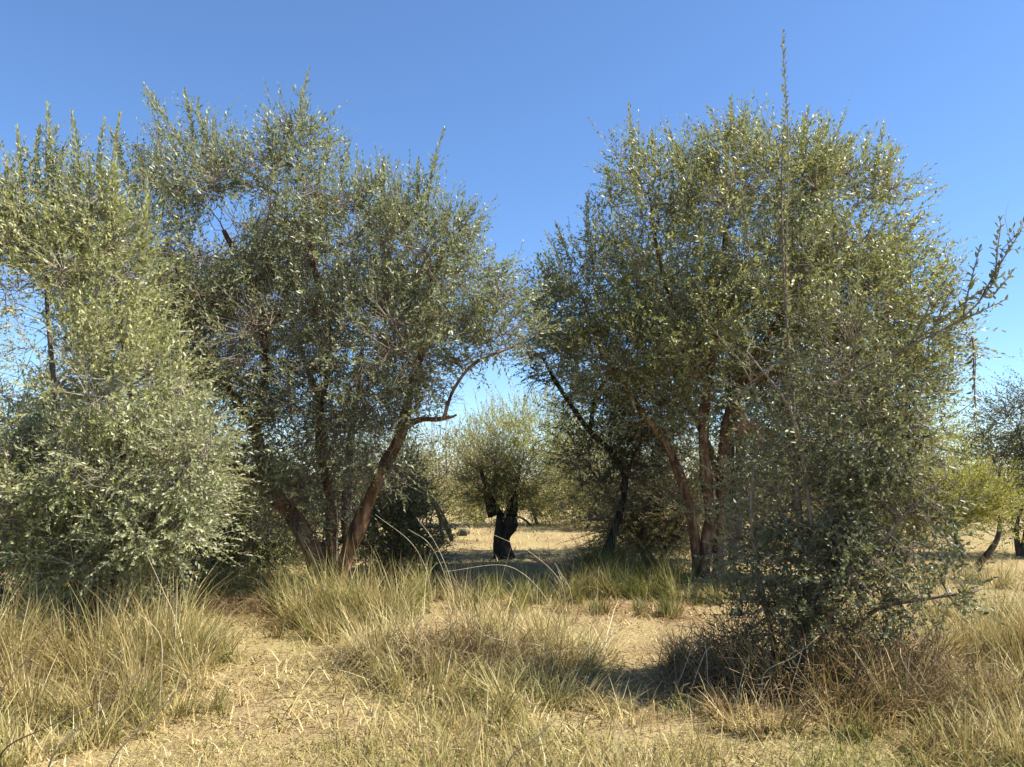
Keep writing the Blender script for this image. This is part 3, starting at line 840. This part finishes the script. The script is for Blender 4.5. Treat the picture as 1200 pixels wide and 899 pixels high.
# half-fallen straw and green mixed along the front
N = 30000
y = rng.uniform(2.5, 4.9, N); x = rng.uniform(-1, 1, N) * (y * .8 + .4)
xy = np.column_stack([x, y]); xy = xy[gn2(xy) + rng.normal(0, .5, N) - .8 * np.clip(xy[:, 1] - 4.0, 0, 1) > -.7]; n = len(xy)
m = mesh_obj('front_grass', *(lambda V, F, t, hu: (V, F, M['grass'], None, dict(tint=t, hue=hu)))(*blades(
    xy, rng.gamma(4, .03, n), rng.uniform(.003, .007, n), rng.uniform(.1, 1.2, n), rng.uniform(.2, 1.6, n), rng.uniform(0, 6.28, n),
    np.clip(.52 + .3 * gn1(xy * 2.2) + rng.normal(0, .28, n), 0, 1), rng.beta(1.2, 1.2, n))))
tag(m, 'matted mix of fallen straw and short green blades along the front of the clearing', 'grass', kind='stuff')
# coarse field grass beyond the trees
N = 16000
y = np.exp(rng.uniform(math.log(13.5), math.log(40.0), N)); x = rng.uniform(-1, 1, N) * (y * .8 + .6)
xy = np.column_stack([x, y]); n = N
m = mesh_obj('field_grass', *(lambda V, F, t, hu: (V, F, M['grass'], None, dict(tint=t, hue=hu)))(*blades(
    xy, rng.uniform(.06, .26, n), rng.uniform(.012, .03, n) * (xy[:, 1] / 20), rng.uniform(.1, 1.2, n), rng.uniform(.2, 1.2, n), rng.uniform(0, 6.28, n), np.clip(patchy(xy) * .4 - .1 + rng.normal(0, .15, n), 0, 1), rng.random(n))))
tag(m, 'dry field grass beyond the olive trees', 'grass', kind='stuff')


def tuft(px, D, h, rad, n, green, spill=.9, wide=.0088, seed=0, dark=0.0):
    """blades of one clump: an upright core, bowed rim and a share of broken, tangled dead blades"""
    r = np.random.default_rng(seed)
    b = ground_at(px, D)
    n = int(n * 1.0)
    k = max(3, int(n / 90))                                  # blades grow in small bunches
    bun = r.normal(0, rad * .55, (k, 2))
    j = r.integers(0, k, n)
    o = bun[j] + r.normal(0, .045, (n, 2))
    dist = np.linalg.norm(o, axis=1)
    az = np.arctan2(o[:, 1], o[:, 0]) + r.normal(0, 1.0, k)[j] + r.normal(0, .9, n)
    hh = h * r.beta(2.0, 1.6, n) * 1.25 * (1 - .25 * np.clip(dist / rad, 0, 1.5)) * r.uniform(.65, 1.15, k)[j]
    broken = r.random(n) < .28
    lean = np.abs(r.normal(0, .22, n)) + .25 * dist / rad * spill + np.where(broken, r.uniform(.2, 1.1, n), 0)
    cur = r.gamma(1.6, .5, n) * spill + np.where(broken, r.uniform(0, 1.6, n), 0)
    gc = green + r.normal(0, .28, k)[j] + .15 * gn2((o + b[:2]) * 1.5)
    gc = np.where(broken, gc * .3, gc)
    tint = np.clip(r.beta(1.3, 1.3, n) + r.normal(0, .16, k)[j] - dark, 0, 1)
    return blades(o + b[:2], np.maximum(hh, .06), r.uniform(.5, 1.3, n) * wide, lean, cur, az,
                  np.clip(gc + r.normal(0, .18, n), 0, 1), tint, rows=(0, .35, .7, 1.0))


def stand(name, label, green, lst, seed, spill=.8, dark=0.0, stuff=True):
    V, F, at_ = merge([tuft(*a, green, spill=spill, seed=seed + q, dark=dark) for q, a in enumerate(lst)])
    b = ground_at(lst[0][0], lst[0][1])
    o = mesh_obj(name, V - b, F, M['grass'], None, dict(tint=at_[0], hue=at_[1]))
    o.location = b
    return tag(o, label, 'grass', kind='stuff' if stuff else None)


stand('tall_grass', 'tall straw and olive grass in front of the pale silvery shrub', .34,
      [(-20, 6.0, .85, .4, 1300), (20, 6.5, .95, .4, 1400), (55, 5.9, .8, .4, 1300), (95, 6.4, .9, .4, 1400), (135, 6.1, .8, .38, 1300), (170, 6.6, .95, .36, 1400), (205, 6.2, .85, .3, 1200), (226, 6.6, .9, .24, 900),
       (30, 5.2, .6, .4, 1000), (90, 5.2, .5, .4, 900), (150, 5.4, .6, .36, 900), (-60, 5.6, .8, .4, 1200), (-20, 4.7, .5, .4, 800), (100, 4.6, .3, .45, 700), (20, 4.3, .35, .4, 600), (210, 5.4, .4, .3, 500)], 300)
stand('tall_grass', 'yellow-green grass at the foot of the leaning trunks', .5,
      [(335, 8.7, .75, .3, 800), (368, 8.3, .75, .3, 900), (400, 8.5, .95, .32, 1100), (435, 8.2, .95, .32, 1100), (465, 8.5, .8, .3, 800), (300, 9.2, .55, .3, 500), (262, 9.4, .6, .3, 600), (250, 10.2, .7, .3, 500), (290, 10.2, .7, .3, 500), (330, 10.4, .7, .3, 500), (420, 7.7, .5, .4, 800), (360, 7.8, .4, .4, 600)], 330)
stand('tall_grass', 'green grass near the rusty trunks, blades tinted darker to stand for shade', .85,
      [(690, 10.0, .6, .4, 700), (730, 9.7, .55, .4, 700), (770, 10.0, .6, .4, 700), (800, 9.6, .55, .35, 600), (660, 9.6, .55, .35, 600), (850, 9.4, .5, .35, 500), (700, 12.0, 1.0, .4, 700), (728, 12.1, 1.0, .35, 700), (680, 11.6, .7, .4, 500), (760, 11.6, .7, .4, 500), (790, 11.0, .7, .4, 500), (715, 11.0, .7, .4, 500), (700, 8.8, .35, .4, 500), (790, 8.6, .35, .35, 400)], 350, dark=.2)  # shade below the rounded olive is put into the blades' darker tint
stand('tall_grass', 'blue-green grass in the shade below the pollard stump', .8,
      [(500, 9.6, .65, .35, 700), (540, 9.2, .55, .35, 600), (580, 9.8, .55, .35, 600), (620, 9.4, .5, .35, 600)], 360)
stand('tall_grass', 'golden grass right of the sparse dark-leaved shrub', .18,
      [(1110, 6.2, .7, .36, 1000), (1160, 6.4, .85, .38, 1200), (1205, 6.1, .85, .38, 1200), (1130, 5.3, .5, .36, 900), (1185, 5.1, .6, .36, 900), (1235, 5.3, .7, .36, 800), (1150, 8.2, .6, .45, 800), (1090, 8.6, .6, .45, 800), (1200, 8.8, .6, .45, 700),
       (1120, 7.2, .6, .4, 700), (1180, 4.5, .45, .36, 700), (1110, 4.6, .35, .36, 600), (1160, 10.5, .5, .6, 700), (1100, 11, .5, .6, 600)], 370)
stand('withered_grass', 'brown withered grass at the foot of the sparse dark-leaved shrub', .15,
      [(850, 6.0, .6, .35, 800), (900, 5.6, .6, .35, 900), (950, 5.5, .7, .35, 1000), (1000, 5.5, .75, .35, 1000), (1060, 5.7, .75, .35, 1000), (815, 6.3, .45, .32, 600), (1040, 5.1, .6, .35, 900), (980, 4.9, .35, .4, 600), (900, 5.0, .35, .4, 600), (1080, 4.7, .4, .4, 600)], 390, 1.2, .22)
for q, (lab, lst) in enumerate([
        ('broad tangled straw tussock with long arching blades below the pollard stump', [(565, 6.7, .9, .42, 1700), (540, 6.2, .6, .4, 900)]),
        ('golden tussock touching the yellow-green grass under the leaning trunks', [(470, 6.9, .75, .4, 1300), (450, 6.5, .5, .4, 800)]),
        ('grey-straw tussock between the shaded grass and the open straw, bowing towards the rounded olive', [(640, 6.7, .8, .42, 1500), (665, 7.0, .6, .35, 700)]),
        ('low flattened tussock with a dark hollow beside the middle tussocks', [(505, 5.8, .5, .4, 1100), (575, 5.6, .4, .4, 900)]),
        ('small spiky tussock of olive blades in front of the grey-straw tussock', [(625, 5.6, .5, .36, 900)])]):
    stand('grass_tussock', lab, (.2, .14, .2, .2, .4)[q], lst, 410 + 5 * q, 1.25, stuff=False)
# ragged knee-high tufts everywhere between the stands
N = 420
ty = np.exp(rng.uniform(math.log(2.9), math.log(12), N)); tx = rng.uniform(-1, 1, N) * (ty * .8 + .5)
tpx = 600 + FPX * tx / ty
open_ = ((tpx > 235) & (tpx < 450) & (ty > 4.9) & (ty < 8.2)) | ((tpx > 690) & (tpx < 800) & (ty > 6.6) & (ty < 9))
sel = (gn1(np.column_stack([tx, ty]) * 1.2) + rng.normal(0, .4, N) > -.1) & ~open_
parts = []
for a, b_ in zip(tx[sel], ty[sel]):
    n = int(rng.uniform(25, 90))
    o = rng.normal(0, rng.uniform(.05, .16), (n, 2)) + (a, b_)
    parts.append(blades(o, rng.uniform(.08, .34, n) * rng.uniform(.6, 1.1), rng.uniform(.004, .009, n), np.abs(rng.normal(0, .35, n)), rng.gamma(1.6, .5, n), rng.uniform(0, 6.28, n),
                        np.clip(rng.normal(rng.choice([.05, .2, .5, .8]), .2, n), 0, 1), rng.beta(1.3, 1.3, n), rows=(0, .4, .75, 1.0)))
V, F, at_ = merge(parts)
tag(mesh_obj('grass_tufts', V, F, M['grass'], None, dict(tint=at_[0], hue=at_[1])), 'ragged low grass tufts strewn over the straw ground', 'grass', kind='stuff')

# ------------------------------------------------------------------ stalks, litter, dead brush, stone
def stalk(pts, rad, mat, name, label, group):
    c = np.array([P(a, b, d) for a, b, d in pts])
    b = np.array([c[0][0], c[0][1], float(hgt(c[0][0], c[0][1]))])
    c = np.vstack([b - np.array([0, 0, .03]), c]) if c[0][2] > b[2] + .03 else c
    pl = np.column_stack([c, np.linspace(rad, rad * .45, len(c))])
    cc = catmull(pl, .05)
    V, Q = tubes(cc[None, :, :3], cc[None, :, 3], 5)
    o = mesh_obj(name, V - b, [Q, np.arange(5)[::-1][None], (np.arange(5) + len(V) - 5)[None]], mat, None, smooth=True)
    o.location = b
    return tag(o, label, 'stalk', group)


PALE = [[(505, 690, 7.2), (485, 640, 7.1), (440, 603, 7.0)], [(525, 690, 7.3), (505, 640, 7.2), (478, 620, 7.2)], [(530, 690, 7.2), (512, 640, 7.3), (488, 606, 7.4)],
        [(660, 690, 7.4), (625, 650, 7.3), (575, 625, 7.2)], [(650, 720, 6.6), (600, 665, 6.5), (520, 670, 6.4)], [(670, 700, 7.0), (655, 668, 7.0), (650, 660, 6.9)],
        [(700, 700, 7.6), (701, 675, 7.6), (702, 664, 7.6)], [(640, 760, 6.2), (570, 745, 6.1), (535, 705, 6.1)], [(500, 800, 5.7), (500, 770, 5.6), (498, 750, 5.6)],
        [(468, 820, 5.6), (482, 780, 5.5), (495, 745, 5.5)], [(440, 830, 5.6), (452, 790, 5.5), (475, 755, 5.5)], [(600, 800, 5.8), (630, 768, 5.7), (700, 760, 5.6)]]
for p in PALE:
    stalk(p, .003, M['stem'], 'dry_stalk', 'pale bent dry stalk arching out of the tangled middle tussocks', 'pale stalks in the middle')
PALE2 = [[(790, 815, 5.6), (805, 775, 5.6), (815, 745, 5.6)], [(808, 815, 5.5), (826, 765, 5.5), (836, 758, 5.5)], [(830, 812, 5.5), (828, 765, 5.5), (826, 755, 5.5)], [(862, 825, 5.3), (872, 785, 5.3), (878, 768, 5.3)],
         [(895, 790, 5.3), (930, 770, 5.2), (960, 745, 5.2)], [(920, 830, 5.2), (935, 780, 5.2), (942, 755, 5.2)], [(1040, 860, 5.0), (1030, 810, 5.0), (1000, 760, 5.1)], [(1095, 830, 5.0), (1060, 780, 5.0), (1055, 760, 5.1)]]
for p in PALE2:
    stalk(p, .0035, M['stem'], 'dry_stalk', 'pale broken dry stalk at the foot of the sparse dark-leaved shrub', 'pale stalks under the sparse shrub')
DARK = [[(0, 815, 4.2), (45, 760, 4.3), (75, 715, 4.4)], [(60, 890, 3.7), (120, 830, 3.9), (180, 770, 4.1)], [(130, 895, 3.6), (190, 830, 3.8), (245, 765, 4.0)], [(0, 885, 3.8), (60, 850, 3.8), (130, 815, 3.9)], [(595, 895, 3.7), (625, 868, 3.8), (652, 842, 3.9)]]
for p in DARK:
    stalk(p, .005, M['stem_dark'], 'dark_stalk', 'thin dark slanting stalk rising from the foreground straw', 'dark stalks in front')
for p in [[(190, 765, 5.4), (185, 740, 5.4), (162, 718, 5.3)], [(205, 730, 6.2), (190, 690, 6.2), (172, 650, 6.2)], [(118, 800, 5.0), (130, 775, 5.0), (145, 760, 5.0)]]:
    stalk(p, .0035, M['stem'], 'dry_stalk', 'pale straight dry stalk leaning in the tall grass before the pale shrub', 'pale stalks in the tall grass')


def scatter_twigs(n, cx, cy, rx, ry, zmax, lmin, lmax, rad, seed):
    r = np.random.default_rng(seed)
    c = np.column_stack([cx + r.normal(0, rx, n), cy + r.normal(0, ry, n)])
    fall = np.exp(-(((c[:, 0] - cx) / rx) ** 2 + ((c[:, 1] - cy) / ry) ** 2) / 3)
    z = hgt(c[:, 0], c[:, 1]) + .01 + r.random(n) * zmax * fall
    d = unit(r.normal(size=(n, 3)) * np.array([1, 1, 1.1])) * r.uniform(lmin, lmax, (n, 1))
    m = np.column_stack([c, z])
    pts = np.stack([m - d * .5, m - d * .15 + r.normal(0, .03, d.shape), m + d * .2 + r.normal(0, .03, d.shape), m + d * .5], 1)
    pts[..., 2] = np.maximum(pts[..., 2], hgt(pts[..., 0], pts[..., 1]) + .005)
    R = np.tile(np.array([1, .9, .7, .4]), (n, 1)) * r.uniform(.6, 1.4, (n, 1)) * rad
    return tubes(pts, R, 3)


for (px, D, rx, ry, zm, n, mat, lab) in [
        (950, 5.7, .5, .28, .75, 1500, 'twig_brown', 'reddish brown tangle of dead twigs under the sparse dark-leaved shrub'),
        (1065, 5.35, .3, .25, .5, 700, 'twig_brown', 'brown tangle of dead twigs right of the sparse shrub foot'),
        (845, 5.9, .28, .22, .5, 600, 'twig_brown', 'brown heap of dead twigs left of the sparse shrub foot'),
        (285, 8.9, .35, .15, .14, 500, 'twig_brown', 'low brown heap of dead twigs in front of the black shade by the left trunk'),
        (545, 6.3, .45, .25, .35, 700, 'twig_brown', 'brown dead twigs caught in the tangled middle tussocks'),
        (760, 17.0, .7, .3, .5, 400, 'twig_brown', 'brown brushwood below the bush behind the crooked tree')]:
    b = ground_at(px, D)
    V, F = scatter_twigs(n, b[0], b[1], rx, ry, zm, .12, .5, .0026 if D < 10 else .006, int(px))
    o = mesh_obj('dead_brush', V - b, [F], M[mat])
    o.location = b
    tag(o, lab, 'brush', kind='stuff')
# fallen leaves
N = 9000
c = np.concatenate([ground_at(p, d)[None, :2] + rng.normal(0, 1, (N // 6, 2)) * np.array(s) for p, d, s in
                    [(300, 9.0, (.7, .5)), (400, 9.2, (1.2, .7)), (830, 10.6, (1.4, .9)), (740, 9.0, (.7, .5)), (950, 5.8, (.7, .5)), (100, 7.3, (1.0, .6))]])
n = len(c)
d = unit(rng.normal(size=(n, 3)) * np.array([1, 1, .25]))
V, F, k = make_leaves(np.column_stack([c, hgt(c[:, 0], c[:, 1]) + rng.uniform(.004, .05, n)]), d, np.array([0, 0, 1.0]) + rng.normal(0, .3, (n, 3)), rng.uniform(.04, .07, n), rng.uniform(.012, .02, n))
tag(mesh_obj('leaf_litter', V, F, M['dead_leaf'], None, dict(tint=np.repeat(rng.random(n), k), hue=np.zeros(n * k))), 'brown fallen leaves under the trees', 'litter', kind='stuff')
# a stone in the clearing
b = ground_at(541, 20.5)
u = np.linspace(0, math.pi, 9)[1:-1]; v = np.arange(12) * math.pi / 6
sp = np.stack([np.outer(np.sin(u), np.cos(v)), np.outer(np.sin(u), np.sin(v)), np.outer(np.cos(u), np.ones(12))], -1).reshape(-1, 3)
sn = Noise(91, 2.6)
V = sp * np.array([.20, .16, .11]) * (1 + .2 * sn(sp))[:, None] + np.array([0, 0, .05])
i = np.arange(84).reshape(7, 12); j = np.roll(i, -1, 1)
o = mesh_obj('field_stone', V, [np.stack([i[:-1], i[1:], j[1:], j[:-1]], -1).reshape(-1, 4), i[:1, ::1], i[-1:, ::-1]], M['stone'], smooth=True)
o.location = b
tag(o, 'single dark stone lying in the sunlit clearing beside the pollard', 'stone')
